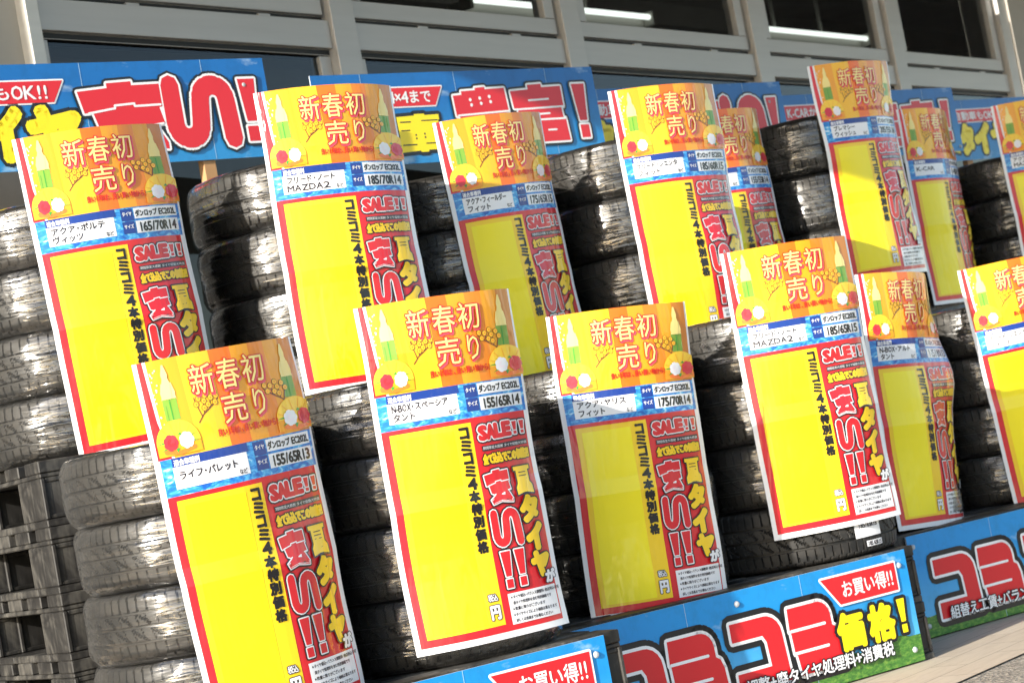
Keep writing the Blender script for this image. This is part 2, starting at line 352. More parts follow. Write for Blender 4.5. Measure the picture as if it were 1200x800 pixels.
def fan(s, cx, cy, mir, ly):
    s.disc(cx, cy + .008, .047, .042, P['paleyellow'], ly, 20, 0, PI); s.rect(cx - .047, cy + .008, cx + .047, cy + .030, P['gold'], ly)
    for a in np.linspace(.3, PI - .3, 6): s.seg((cx + .012 * math.cos(a), cy + .004), (cx + .044 * math.cos(a), cy + .006 - .036 * math.sin(a)), .0006, P['gold'], ly + 1)
    s.line([(cx - .030, cy + .022), (cx, cy + .027), (cx + .032, cy + .021)], .0042, P['dish'], ly + 1)
    for a in np.linspace(0, 2 * PI, 9): s.poly([(cx + .024 * math.cos(a), cy + .006 + .012 * math.sin(a)), (cx + .048 * math.cos(a + .12), cy + .008 + .019 * math.sin(a + .12)), (cx + .026 * math.cos(a + .4), cy + .006 + .012 * math.sin(a + .4))], P['leaf'], ly + 2)
    for x, c, c2 in ((-.017 * mir, 'rose', 'red'), (.017 * mir, 'white', 'blush')):
        for a in np.linspace(0, 2 * PI, 8)[:-1]: s.disc(cx + x + .0085 * math.cos(a), cy + .006 + .0085 * math.sin(a), .0075, .0075, P[c], ly + 3, 10)
        s.disc(cx + x, cy + .006, .009, .009, P[c], ly + 4)
        for q in (.0035, .0065): s.line([(cx + x + q * math.cos(a), cy + .006 + q * math.sin(a)) for a in np.linspace(.3, 4.8, 8)], .0005, P[c2], ly + 5)
def branch(s, cx, cy, mir, ly):
    def q(x, y): return (cx + x * mir, cy + y)
    for pts in ([(-.022, .03), (-.008, .016), (.010, .006), (.03, -.008)], [(-.012, .02), (-.018, 0), (-.022, -.016)], [(-.006, .014), (-.004, -.004), (.002, -.016)], [(.010, .006), (.012, -.008)]):
        s.line([q(*p) for p in pts], .0011, P['brown'], ly)
    for x, y in ((-.020, -.004), (-.013, -.014), (-.002, -.008), (.006, .0), (.014, -.012), (.022, -.002), (.027, -.014), (-.004, .005), (.002, -.018)):
        a, b = q(x, y); s.disc(a, b, .0062, .0062, P['brown'], ly + 1, 8); s.disc(a, b, .0052, .0052, P['lemon'], ly + 2, 8); s.disc(a, b, .0016, .0016, P['dish'], ly + 3, 6)
def design_header():
    s = Sheet(); B = .262 * H
    s.rect(0, 0, W, B, P['white'], 0)
    s.poly([(.010, 0), (.021, 0), (.026, B * .62), (.040, B), (.010, B)], P['red'], 1)
    st = [(.076, 'gold'), (.26, 'lemon'), (.45, 'orange'), (.585, 'gold'), (.70, 'amber'), (.80, 'gold'), (.90, 'tan'), (.985, None)]
    for (a, c), (b, _) in zip(st, st[1:]):
        x0, x1 = a * W, b * W
        if a < .1: s.poly([(x0, 0), (.088 * W, B * .7), (.125 * W, B), (x1 + .006, B), (x1, 0)], P[c], 2)
        else:
            k = .006 if b < .95 else 0; k0 = .006
            s.poly([(x0, 0), (x0 + k0, B), (x1 + k, B), (x1, 0)], P[c], 2)
    for _ in range(16):
        x, y = random.uniform(.085, .12) * W, random.uniform(.02, .18) * H; s.disc(x, y, .0016, .0016, P['white'], 4, 7)
    for u, mir in ((.165, 1), (.905, -1)):
        bamboo(s, u * W, .016 * H, .76 if mir > 0 else .66, 3); fan(s, (.165 if mir > 0 else .91) * W, .213 * H, mir, 6)
    branch(s, .365 * W, .142 * H, 1, 3); branch(s, .825 * W, .142 * H, -1, 3)
    for ch, u, v, w, h in (('新', .375, .072, .052, .056), ('春', .54, .07, .052, .056), ('初', .70, .068, .050, .054), ('売', .535, .163, .056, .056), ('り', .70, .16, .027, .050)):
        s.char(ch, u * W + .0022, v * H + .0026, w, h, P['pink'], 6, .0034)
        s.char(ch, u * W, v * H, w, h, P['cream'], 7, .0002, [(.0024, P['rednote'])])
    s.text('良い1年は、良い買い物から!', .40 * W, .79 * W, .222 * H, .0125, P['rednote'], 6, .0006)
    return s
def design_band(car1, car2, size):
    s = Sheet(); a, b = .262 * H, .362 * H
    s.rect(0, a, W, b, P['white'], 0); s.rect(.035 * W, a, .985 * W, b, P['water'], 1)
    s.rect(.10 * W, a, .56 * W, a + .017, P['navy'], 2); s.rect(.10 * W, a + .017, .545 * W, b - .012, P['white'], 2)
    s.text('適合車種例', .11 * W, .26 * W, a + .0095, .0105, P['white'], 3, .0004)
    n1 = min(.36, .052 * len(car1))
    s.text(car1, .125 * W, (.125 + n1) * W, a + (.028 if car2 else .034), .0145, P['dark'], 3, .0006)
    if car2: s.text(car2, .125 * W, (.125 + min(.34, .052 * len(car2))) * W, a + .0465, .0145, P['dark'], 3, .0006)
    s.text('など', .475 * W, .53 * W, b - .019, .009, P['dark'], 3, .0003)
    for y, t in ((a + .003, 'タイヤ'), (a + .031, 'サイズ')):
        s.rect(.595 * W, y, .675 * W, y + .026, P['navy'], 2); s.text(t, .603 * W, .667 * W, y + .011, .0085, P['white'], 3, .0003)
    s.rect(.683 * W, a + .003, .965 * W, a + .026, P['white'], 2); s.rect(.683 * W, a + .031, .965 * W, a + .058, P['white'], 2)
    s.text('ダンロップ EC202L', .69 * W, .96 * W, a + .0148, .0135, P['black'], 3, .0007)
    if size: s.text(size, .70 * W, .95 * W, a + .0445, .0205, P['black'], 3, .0011)
    return s
def design_price():
    s = Sheet(); a = .362 * H
    s.rect(0, a, .615 * W, H, P['white'], 0); s.rect(.035 * W, a, .615 * W, H - .013, P['red'], 1)
    s.rect(.085 * W, a + .009, .600 * W, H - .028, P['yellow'], 2); s.rect(.125 * W, a + .02, .485 * W, H - .034, P['bright'], 3)
    s.vtext('コミコミ4本特別価格', .545 * W, a + .016, a + .272, .0235, P['black'], 4, .0017)
    s.text('税込', .515 * W, .578 * W, H - .085, .0125, P['white'], 4, .0004, [(.0016, P['dark'])])
    s.char('円', .547 * W, H - .055, .0215, .026, P['white'], 4, .0016, [(.0018, P['dark'])])
    return s
def design_sale():
    s = Sheet(); a = .362 * H; o2 = [(.0054, P['black']), (.0024, P['white'])]
    s.rect(.615 * W, a, W, H, P['white'], 0); s.rect(.615 * W, a, .968 * W, H - .013, P['red'], 1)
    s.text('SALE', .638 * W, .855 * W, a + .0335, .027, P['red'], 3, .0032, [(.0054, P['dark']), (.0024, P['white'])], -.03)
    for x in (.868, .918): s.bang(x * W, a + .0195, .012, .026, P['red'], 3, o2)
    s.poly([(.645 * W, a + .060), (.645 * W, a + .071), (.955 * W, a + .069), (.955 * W, a + .058)], P['dark'], 3)
    s.text('期間限定大感謝 タイヤ組替大特価', .65 * W, .95 * W, a + .0648, .0055, P['white'], 4, 0)
    s.text('全て込込でこの価格!!', .642 * W, .955 * W, a + .088, .0175, P['yellow'], 3, .0016, [(.0024, P['black'])], -.02)
    cx = .708 * W
    s.block(cx - .031, a + .112, .060, .068, 'an', P['red'], 4, o2, P['white'])
    s.i_kana(cx - .029, a + .194, .062, .070, P['red'], 4, o2)
    for x in (-.026, .007): s.bang(cx + x + .002, a + .276, .023, .074, P['red'], 4, o2)
    ox = [(.0032, P['black'])]
    s.block(.822 * W, a + .112, .040, .058, 'natsu', P['yellow'], 8, ox, P['black'])
    s.char('タ', .878 * W, a + .200, .038, .048, P['yellow'], 8, .0048, ox)
    s.char('イ', .880 * W, a + .258, .034, .048, P['yellow'], 8, .0052, ox)
    s.char('ヤ', .888 * W, a + .314, .038, .046, P['yellow'], 8, .0048, ox)
    s.char('が', .932 * W, a + .342, .022, .024, P['white'], 12, .0018, [(.0020, P['dark'])])
    s.rect(.645 * W, H - .086, .958 * W, H - .024, P['white'], 3)
    for i, t in enumerate(('※タイヤ組込・バランス調整料 他店持込不可', '廃タイヤ処理料を含む特別価格です', '※数量に限りがございます', '※タイヤサイズにより価格は異なります', '詳しくは係員までお尋ねください')):
        s.text(t, (.66 if t[0] == '※' else .672) * W, (.74 + .012 * len(t)) * W * (.99), H - .078 + i * .0118, .0062, P['dark'], 4, .0002)
    return s
def finish(s, name, du=.013, dv=.035):       # cut along lines so that the print can bend with its sheet
    q, bt = W / 2 / CURL, rad(27); lo, hi = math.sin(bt - q), math.sin(bt + q)      # column widths of the print: the right hand column is the wider one
    s.v = [((((math.asin(min(max(lo + x / W * (hi - lo), -.99), .99)) - bt) / q + 1) / 2) * W, y, z) for x, y, z in s.v]
    me = s.mesh(name); bm = bmesh.new(); bm.from_mesh(me); bpy.data.meshes.remove(me)
    bmesh.ops.bisect_plane(bm, geom=bm.verts[:] + bm.edges[:] + bm.faces[:], dist=1e-6, plane_co=(W, 0, 0), plane_no=(1, 0, 0), clear_outer=True)
    for i in range(1, int(W / du) + 1):
        bmesh.ops.bisect_plane(bm, geom=bm.verts[:] + bm.edges[:] + bm.faces[:], dist=1e-6, plane_co=(i * du, 0, 0), plane_no=(1, 0, 0))
    for i in range(1, int(H / dv) + 1):
        bmesh.ops.bisect_plane(bm, geom=bm.verts[:] + bm.edges[:] + bm.faces[:], dist=1e-6, plane_co=(0, i * dv, 0), plane_no=(0, 1, 0))
    me = bpy.data.meshes.new(name); bm.to_mesh(me); bm.free()
    for a in s.mats: me.materials.append(a)
    return me
D_HEAD = finish(design_header(), 'header_panel'); D_PRICE = finish(design_price(), 'price_panel'); D_SALE = finish(design_sale(), 'sale_panel')
def backing():
    s = Sheet(); s.rect(0, 0, W, H, P['white'], -4); return finish(s, 'backing_sheet')
D_BACK = backing()

def bend(me, prm, name):
    """flat print -> curled sheet. local frame: x along the sheet, y away from the viewer, z up, origin at the sheet's bottom centre"""
    m = me.copy(); m.name = name; n = len(m.vertices); a = np.empty(n * 3); m.vertices.foreach_get('co', a); a = a.reshape(-1, 3)
    u = a[:, 0] - W / 2; v = a[:, 1]; h = a[:, 2]
    R = prm['R']
    th = u / R; x = R * np.sin(th); y = R * (1 - np.cos(th))
    ph = prm['seed']
    y = y + .0022 * np.sin(u * 28 + ph) * np.sin(v * 9 + 2 * ph) + .0016 * np.sin(v * 23 + ph * 3 + u * 12) * (.4 + np.maximum(u, 0) * 5)
    rs = np.random.default_rng(int(ph * 1000) + 3)
    for _ in range(4):
        cu, cv, ru, rv, am = rs.uniform(-W / 2, W / 2), rs.uniform(0, H), rs.uniform(.05, .12), rs.uniform(.05, .16), rs.uniform(-.0095, .0095); y = y + am * np.exp(-((u - cu) / ru) ** 2 - ((v - cv) / rv) ** 2)
    y = y - .004 * np.exp(-np.abs(v - .61 * H) / .02)                      # the joint between the two sheets
    for su, sv in ((1, 1), (-1, 1), (1, 0)):            # corners that have sprung
        q = np.clip((su * u / W + .5) + (v / H if sv else 1 - v / H) * 1.0 - 1.45, 0, 1); y = y - rs.uniform(-.02, .10) * q ** 2 * .6
    y = y + .004 * np.exp(-((v - .262 * H) / .012) ** 2) * (u > 0) * np.minimum(u * 12, 1) * 0 + prm.get('top', 0) * np.maximum(1 - v / .2, 0) ** 2
    if 'bulge' in prm:                        # the right half springs away from the tyre below the band
        g = np.exp(-((v - .42 * H) / (.13 * H)) ** 2) * np.clip((u + .02) / .12, 0, 1); x = x + prm['bulge'] * g; y = y - .5 * prm['bulge'] * g
    y = np.minimum(y, R * (1 - np.cos(th)) + .006)      # never pressed into the tyres
    nx, ny = np.sin(th), -np.cos(th)
    X = x + h * nx; Y = y + h * ny; Z = (H - v)
    o = np.stack([X, Y, Z], 1); m.vertices.foreach_set('co', o.ravel()); m.update(); return m

# the three frames of the yard: every display unit is turned 17 degrees towards the road
YAW = rad(-17)
ex = Vector((math.cos(YAW), math.sin(YAW), 0)); nf = Vector((math.sin(YAW), -math.cos(YAW), 0))     # along the row, towards the viewer
exec_after = []

# ------------------------------------------------------------------ ground
KERB_Y, WALL_Y = 2.187, 4.3
b = MB(); b.add([(-700, -700, 0), (700, -700, 0), (700, 700, 0), (-700, 700, 0)], [(0, 1, 2, 3)], asphalt()); tag(b.build('ground'), kind='structure')
b = MB(); b.add([(-12, KERB_Y, .004), (40, KERB_Y, .004), (40, WALL_Y - .02, .004), (-12, WALL_Y - .02, .004)], [(0, 1, 2, 3)], tiles()); tag(b.build('pavement'), kind='structure')

# ------------------------------------------------------------------ the shop front
shop = empty('shop_building', (6.7, WALL_Y, 0)); tag(shop, 'pale shop front with grey aluminium window bays behind the tyre display', 'shop building')
def spart(mb, name, parent=None, bevel=0):
    for i, p in enumerate(mb.v): mb.v[i] = (p[0] - 6.7, p[1] - WALL_Y, p[2])
    return mb.build(name, parent or shop, bevel)
XL, XR = 3.60, 9.84; MUL = [4.84, 6.08, 7.40, 8.63]
Y0 = WALL_Y
b = MB(); b.box(-12, XL - .04, Y0 - .02, Y0 + .2, 0, 3.6, WALL); spart(b, 'wall')
b = MB(); b.box(XR + .06, 30, Y0 - .06, Y0 + .2, 0, 3.6, WALL); spart(b, 'wall')
b = MB(); b.box(XL - .04, XR + .06, Y0 + .0, Y0 + .2, 2.86, 3.6, WALL); spart(b, 'wall')
b = MB(); b.box(XL - .04, XL + .005, Y0 - .06, Y0 + .06, 0, 2.86, alu('white_end_post', (.72, .70, .66))); spart(b, 'end_post', bevel=.003)
b = MB(); b.box(XR - .04, XR + .06, Y0 - .05, Y0 + .06, 0, 2.86, ALU); spart(b, 'end_post', bevel=.003)
for x in MUL:
    b = MB(); b.box(x - .055, x + .055, Y0 - .045, Y0 + .06, .1, 2.858, ALU); b.box(x + .058, x + .066, Y0 - .02, Y0 + .02, 2.16, 2.84, GASKET); spart(b, 'mullion', bevel=.003)
b = MB(); b.box(XL - .04, XR + .06, Y0 - .01, Y0 + .08, .004, .098, ALU); spart(b, 'sill_plinth')
edges = [XL + .005] + sum([[x - .055, x + .055] for x in MUL], []) + [XR - .04]
for i in range(0, len(edges), 2):
    a, c = edges[i] + .002, edges[i + 1] - .002
    b = MB(); b.box(a, c, Y0 - .03, Y0 + .05, 2.048, 2.138, ALU); b.box(a, c, Y0 - .012, Y0 + .05, 2.028, 2.0475, GASKET); b.box(a, c, Y0 - .006, Y0 + .05, 2.1385, 2.1565, GASKET)
    b.box(a + (c - a) * .3, a + (c - a) * .3 + .05, Y0 - .018, Y0 - .0065, 2.1395, 2.149, ALU); b.box(a + (c - a) * .75, a + (c - a) * .75 + .05, Y0 - .018, Y0 - .0065, 2.1395, 2.149, ALU)
    spart(b, 'transom', bevel=.002)
    b = MB(); z0, z1 = 2.157, 2.855; w = .058
    a2, c2 = a + .012, c - .012
    b.box(a2, c2, Y0 - .022, Y0 + .03, z0, z0 + w, ALU); b.box(a2, c2, Y0 - .022, Y0 + .03, z1 - w, z1, ALU)
    b.box(a2, a2 + w, Y0 - .022, Y0 + .03, z0 + w + .001, z1 - w - .001, ALU); b.box(c2 - w, c2, Y0 - .022, Y0 + .03, z0 + w + .001, z1 - w - .001, ALU)
    wf = spart(b, 'window', bevel=.003)
    b = MB(); b.add([(a2 + w - .002, Y0 + .004, z0 + w - .002), (c2 - w + .002, Y0 + .004, z0 + w - .002), (c2 - w + .002, Y0 + .004, z1 - w + .002), (a2 + w - .002, Y0 + .004, z1 - w + .002)], [(0, 1, 2, 3)], GLASS); spart(b, 'pane', wf)
    b = MB(); w = .05; z0, z1 = .1, 2.026
    b.box(a, a + w, Y0 - .012, Y0 + .03, z0, z1, ALU); b.box(c - w, c, Y0 - .012, Y0 + .03, z0, z1, ALU); b.box(a + w + .001, c - w - .001, Y0 - .012, Y0 + .03, z0, z0 + .12, ALU)
    df = spart(b, 'glass_door', bevel=.003)
    b = MB(); b.add([(a + w - .002, Y0 + .004, z0 + .118), (c - w + .002, Y0 + .004, z0 + .118), (c - w + .002, Y0 + .004, z1), (a + w - .002, Y0 + .004, z1)], [(0, 1, 2, 3)], GLASS); spart(b, 'pane', df)
b = MB(); b.box(1.25, 30, Y0 - 2.6, Y0 - .07, 3.0, 3.12, SOFFIT); spart(b, 'canopy')
b = MB()                                     # the room behind the glass
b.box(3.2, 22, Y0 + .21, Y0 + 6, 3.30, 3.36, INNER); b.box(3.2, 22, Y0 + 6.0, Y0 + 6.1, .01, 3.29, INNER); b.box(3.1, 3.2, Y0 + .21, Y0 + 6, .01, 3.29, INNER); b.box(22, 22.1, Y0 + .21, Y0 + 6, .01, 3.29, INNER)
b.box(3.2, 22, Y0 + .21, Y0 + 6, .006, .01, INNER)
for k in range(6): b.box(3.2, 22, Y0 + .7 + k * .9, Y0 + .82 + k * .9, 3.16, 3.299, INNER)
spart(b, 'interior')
for i, (x0, x1, t) in enumerate(((7.75, 9.29, 'left of the two lit tubes seen through the upper windows'), (10.34, 11.74, 'right of the two lit tubes seen through the upper windows'))):
    e = empty('ceiling_light', ((x0 + x1) / 2, 6.0, 2.9)); tag(e, 'white fluorescent ceiling light, ' + t, 'ceiling light', 'fluorescent ceiling lights inside the shop')
    L = (x1 - x0) / 2
    b = MB(); n = 12
    for q, x in enumerate((-L, L)): b.v += [(x, .015 * math.cos(2 * PI * k / n), .015 * math.sin(2 * PI * k / n)) for k in range(n)]
    b.f = [[k, (k + 1) % n, n + (k + 1) % n, n + k] for k in range(n)] + [list(range(n))[::-1], list(range(n, 2 * n))]; b.mi = [0] * len(b.f); b.mats = [TUBE]
    b.build('tube', e)
    b = MB(); b.box(-L - .03, L + .03, .04, .12, -.06, .0, LAMPW); b.box(-L - .03, -L - .002, -.03, .038, -.05, .03, LAMPW); b.box(L + .002, L + .03, -.03, .038, -.05, .03, LAMPW)
    for x in (-.4 * L, .4 * L): b.box(x - .012, x + .012, .07, .09, .001, .395, LAMPW)
    b.build('lamp_housing', e, .004)

# ------------------------------------------------------------------ pallets
PW, PH = 1.1, .14
def pallet_parts(PD):
    top = MB(); z = PH
    for i in range(5):
        y = i * (PD - .08) / 4; top.box(0, PW, y, y + .08, z - .026, z, PALLET)
    for x in (0, PW / 2 - .06, PW - .12): top.box(x + .001, x + .119, .002, PD - .002, z - .036, z - .0265, PALLET)
    bot = MB()
    for y in (0, PD / 2 - .06, PD - .12): bot.box(0, PW, y, y + .12, 0, .016, PALLET)
    for x in (0, PW / 2 - .06, PW - .12):
        for y in (.1225, PD / 2 + .0625): bot.box(x, x + .12, y, PD / 2 - .0625 if y < .2 else PD - .1225, 0, .016, PALLET)
    blk = MB(); bw, bd = .155, .135; z0, z1 = .0165, PH - .0365
    blk.box(.005, bw - .005, .005, bd - .005, z0, z1, PALLET)
    for x in (0, .052, bw - .010): blk.box(x, x + .010, 0, bd, z0, z1, PALLET)
    blk.box(.011, bw - .011, .0022, bd - .0022, z0, z0 + .010, PALLET); blk.box(.011, bw - .011, .0022, bd - .0022, z1 - .010, z1, PALLET)
    def bv(mb, nm):
        me = mb.mesh(nm); bm = bmesh.new(); bm.from_mesh(me); bmesh.ops.bevel(bm, geom=bm.edges[:], offset=.0022, segments=1, affect='EDGES', clamp_overlap=True); bm.to_mesh(me); bm.free(); return me
    return bv(top, 'top_deck'), bv(bot, 'bottom_deck'), bv(blk, 'support_block')
PALS = {d: pallet_parts(d) for d in (.485, .56)}
ORD = ['top', 'second from top', 'third from top', 'fourth from top', 'fifth from top', 'lowest']
def pallet(origin, z, label, group, PD):
    PT, PB, PK = PALS[PD]
    e = empty('plastic_pallet', (origin.x, origin.y, z), YAW + random.uniform(-.012, .012)); e.rotation_euler.z = YAW + random.uniform(-.01, .01)
    tag(e, label, 'pallet', group)
    link('top_deck', PT, e); link('bottom_deck', PB, e)
    for x in (0, PW / 2 - .078, PW - .155):
        for y in (0, PD - .135):
            o = link('support_block', PK, e); o.location = (x, y, 0)
    return e
PLACE = {  # left edge top (x, y, z), facing angle, in-plane roll, curl radius, options
 'F1': (2.512, 2.871, 0.963, -101.2, 2.8), 'F2': (3.009, 2.758, 1.019, -110.9, -0.3), 'F3': (3.721, 2.829, 0.973, -117.6, -2.2), 'F4': (4.196, 2.638, 1.063, -119.0, -0.0),
 'F5': (4.937, 2.693, 0.992, -95.0, -3.5), 'F6': (5.440, 2.638, 0.969, -121.9, 2.5), 'B1': (2.791, 3.442, 1.529, -105.9, 2.6), 'B2': (3.327, 3.236, 1.592, -111.2, -0.7),
 'B3': (3.926, 3.224, 1.529, -100.7, 2.6), 'B4': (4.456, 3.049, 1.579, -107.9, 0.1), 'B5': (5.228, 3.358, 1.607, -104.6, 0.9), 'B6': (5.729, 3.150, 1.723, -105.0, 0.5),
 'B7': (6.521, 3.274, 1.631, -93.3, -1.2), 'B8': (7.079, 3.173, 1.630, -118.0, 0.9)}
RAD = dict(F1=.25, F2=.25, F3=.25, F4=.252, F5=.25, F6=.252, B1=.26, B2=.262, B3=.258, B4=.262, B5=.226, B6=.262, B7=.258, B8=.258)
def sign_frame(key):                           # left edge in plan -> middle of the sheet, its facing and its right hand direction
    x, y, z, az, _ = PLACE[key]; a = rad(az); n = Vector((math.cos(a), math.sin(a), 0)); t = Vector((-n.y, n.x, 0)); q = W / 2 / CURL
    return Vector((x, y, 0)) + t * CURL * math.sin(q) + n * CURL * (1 - math.cos(q)), n, t
def stack_centre(key):
    m, n, t = sign_frame(key); return m - n * (RAD[key] + .014) + t * STACK_SHIFT.get(key, 0)
STACK_SHIFT = {'F1': .04}
F = [stack_centre('F%d' % k) for k in range(1, 7)]; B = [stack_centre('B%d' % k) for k in range(1, 9)]
NTH = ['leftmost', 'middle', 'rightmost']
NB = ['leftmost', 'second from left', 'third from left', 'rightmost']
BOARD = [Vector((3.371, 2.567, 0)), Vector((4.478, 2.455, 0)), Vector((5.81, 2.34, 0))]      # right hand bottom corners of the blue boards
for u in range(3):
    o = BOARD[u] + ex * (.045 - PW) - nf * .012
    for lv in range(2):
        pallet(o, .004 + lv * PH, ('upper' if lv else 'lower') + ' black plastic pallet behind the %s blue base board' % NTH[u], 'pallets under the front tyre stacks', .485)
for u in range(4):
    c = B[2 * u]; o = c - ex * .245 + nf * .25
    for lv in range(6):
        pallet(o, .004 + lv * PH, 'dusty black plastic pallet, %s in the %s back-row pile of six' % (ORD[5 - lv], NB[u]), 'pallets piled under the back tyre stacks', .56)
Z_F, Z_B = .004 + 2 * PH, .004 + 6 * PH

# ------------------------------------------------------------------ tyres
def tyre_mesh(R, p, name):
    NA = 720; Rin = R * .63
    hw = p / 2; tw = hw * .80                # half width, half tread width
    prof = []                                # (r, z, s) s = tread coordinate or None
    for t in np.linspace(0, 1, 7): prof.append((Rin + .012 * (t < .2), -hw * (.62 + .33 * math.sin(t * PI / 2)), None) if t == 0 else (Rin + (R * .9 - Rin) * t, -hw * (.62 + .36 * math.sin(t * PI * .62)), None))
    for t in np.linspace(.15, 1, 5): prof.append((R * .9 + (R * .1 - .004) * math.sin(t * PI / 2), -hw * (.955 - .955 * .16 * (1 - math.cos(t * PI / 2)) * 1.0), None))
    ss = np.unique(np.round(np.concatenate([np.linspace(-1, 1, 33), *[np.array([g - .062, g - .05, g + .05, g + .062]) for g in (-.52, .02, .52)]]), 4))
    low = prof; up = [(r, -z, None) for r, z, _ in reversed(low)]
    tread = [(R - .004 * abs(s) ** 3, s * tw, s) for s in ss]
    allp = low + tread + up; n = len(allp)
    r = np.array([q[0] for q in allp]); z = np.array([q[1] for q in allp]); s = np.array([np.nan if q[2] is None else q[2] for q in allp])
    th = np.arange(NA) * 2 * PI / NA
    TH, S = np.meshgrid(th, s, indexing='ij'); RR = np.tile(r, (NA, 1)).astype(float); ZZ = np.tile(z, (NA, 1))
    with np.errstate(invalid='ignore'):
        gr = np.zeros_like(S, bool)
        for g in (-.52, .02, .52): gr |= np.abs(S - g) <= .0505
        sh = (np.abs(S) > .57) & (((TH * 72 / (2 * PI) + .2 * np.sign(np.nan_to_num(S)) * np.nan_to_num(np.abs(S))) % 1) < .13)
        q1 = (np.abs(S) < .47); ctr = q1 & (((TH * 36 / (2 * PI) + 1.15 * np.sign(np.nan_to_num(S) - .02) * np.nan_to_num(np.abs(S - .02)) ** 1.6 * 2.2) % 1) < .12)
        fine = q1 & (((TH * 72 / (2 * PI) + .9 * np.nan_to_num(S)) % 1) < .07)
    dep = np.where(gr, .0075, 0) + np.where(sh & ~gr, .006, 0) + np.where(ctr & ~gr, .0055, 0) + np.where(fine & ~gr & ~ctr, .003, 0)
    RR -= dep
    # shoulder slots run on down the shoulder
    msk = np.isnan(S) & (RR > R * .935); RR -= np.where(msk & (((TH * 72 / (2 * PI) + .2) % 1) < .13), .004, 0)
    v = np.stack([RR * np.cos(TH), RR * np.sin(TH), ZZ + hw], -1).reshape(-1, 3)
    i, j = np.meshgrid(np.arange(NA), np.arange(n - 1), indexing='ij'); i2 = (i + 1) % NA
    f = np.stack([i * n + j, i2 * n + j, i2 * n + j + 1, i * n + j + 1], -1).reshape(-1, 4)
    me = bpy.data.meshes.new(name); me.from_pydata(v.tolist(), [], f.tolist()); me.materials.append(RUBBER); me.update(); return me
def film_mesh(R, p, name):
    NA = 160; g = p / 2
    prof = [(R * .80, -g * .99), (R - .013, -g * .995), (R - .009, -g * .93), (R - .002, -g * .80), (R + .0025, -g * .62), (R + .003, -g * .3), (R + .003, 0), (R + .003, g * .3), (R + .0025, g * .62), (R - .001, g * .80), (R - .006, g * .93), (R - .011, g * .995), (R * .80, g * .99)]
    n = len(prof); vs = []
    for k in range(NA):
        t = 2 * PI * k / NA
        for r, z in prof:
            w = .0012 * math.sin(9 * t + z * 40) + .0009 * math.sin(23 * t - z * 90)
            vs.append(((r + w) * math.cos(t), (r + w) * math.sin(t), z + g))
    fs = [(k * n + j, ((k + 1) % NA) * n + j, ((k + 1) % NA) * n + j + 1, k * n + j + 1) for k in range(NA) for j in range(n - 1)]
    me = bpy.data.meshes.new(name); me.from_pydata(vs, [], fs); me.materials.append(FILM); me.polygons.foreach_set('use_smooth', [True] * len(fs)); me.update(); return me

SIGN = {  # size phrase, car lines, size text, left top corner in plan, facing, in-plane turn, bottom height, R of curl, extra
 'F1': ('the front sign marked 155/65R13', 'ライフ・パレット', '', '155/65R13'),
 'F2': ('the front sign marked 155/65R14', 'N-BOX・スペーシア', 'タント', '155/65R14'),
 'F3': ('the front sign marked 175/70R14', 'アクア・ヤリス', 'フィット', '175/70R14'),
 'F4': ('the front sign marked 185/65R15', 'フリード・ノート', 'MAZDA2', '185/65R15'),
 'F5': ('the half-hidden front sign beside the 185/65R15 sign', 'N-BOX・アルト', 'タント', '145/80R13'),
 'F6': ('the front sign cut by the right edge', 'フリード・シエンタ', 'フィット', '175/65R15'),
 'B1': ('the back-row sign marked 165/70R14', 'アクア・ポルテ', 'ヴィッツ', '165/70R14'),
 'B2': ('the back-row sign marked 185/70R14', 'フリード・ノート', 'MAZDA2', '185/70R14'),
 'B3': ('the back-row sign marked 175/65R15', 'アクア・フィールダー', 'フィット', '175/65R15'),
 'B4': ('the back-row sign marked 185/60R15', 'フリード・シエンタ', 'フィット', '185/60R15'),
 'B5': ('the narrow back-row sign marked ムーヴ', 'ムーヴ', '', '155/55R14'),
 'B6': ('the highest back-row sign, under the windows', 'プレマシー', 'ウィッシュ', '205/55R16'),
 'B7': ('the back-row sign marked K-CAR', 'K-CAR', '', '145R12'),
 'B8': ('the back-row sign cut by the right edge', 'アクア・ノート', 'MAZDA2', '165/65R15')}
CENT = dict(zip(['F1', 'F2', 'F3', 'F4', 'F5', 'F6'], F)); CENT.update(dict(zip(['B%d' % k for k in range(1, 9)], B)))
PITCH_OF = dict(F1=.134, F2=.147, F3=.1425, F4=.157, F5=.142, F6=.145, B1=.138, B2=.148, B3=.140, B4=.153, B5=.145, B6=.182, B7=.15, B8=.15)
TN = ['top tyre', 'second tyre from the top', 'third tyre from the top', 'lowest tyre']
for key, c in CENT.items():
    R, p = RAD[key], PITCH_OF[key]; z0 = Z_F if key[0] == 'F' else Z_B
    tm = tyre_mesh(R, p, 'tyre'); fm = film_mesh(R, p, 'plastic_film')
    for k in range(4):
        bare = key == 'F4' and k == 0
        e = link('tyre', tm); e.location = (c.x + random.uniform(-.005, .005), c.y + random.uniform(-.005, .005), z0 + k * p + .0005); e.rotation_euler.z = random.uniform(0, 6.28)
        tag(e, 'black %styre, %s behind %s' % ('bare ' if bare else 'film-wrapped ', TN[3 - k].replace(' tyre', '') if TN[3 - k].endswith('tyre') else TN[3 - k].replace(' tyre from the', ' from'), SIGN[key][0]), 'tyre', 'tyres stacked four high in film')
        if not bare: link('plastic_film', fm, e)
        if bare: BARE = e

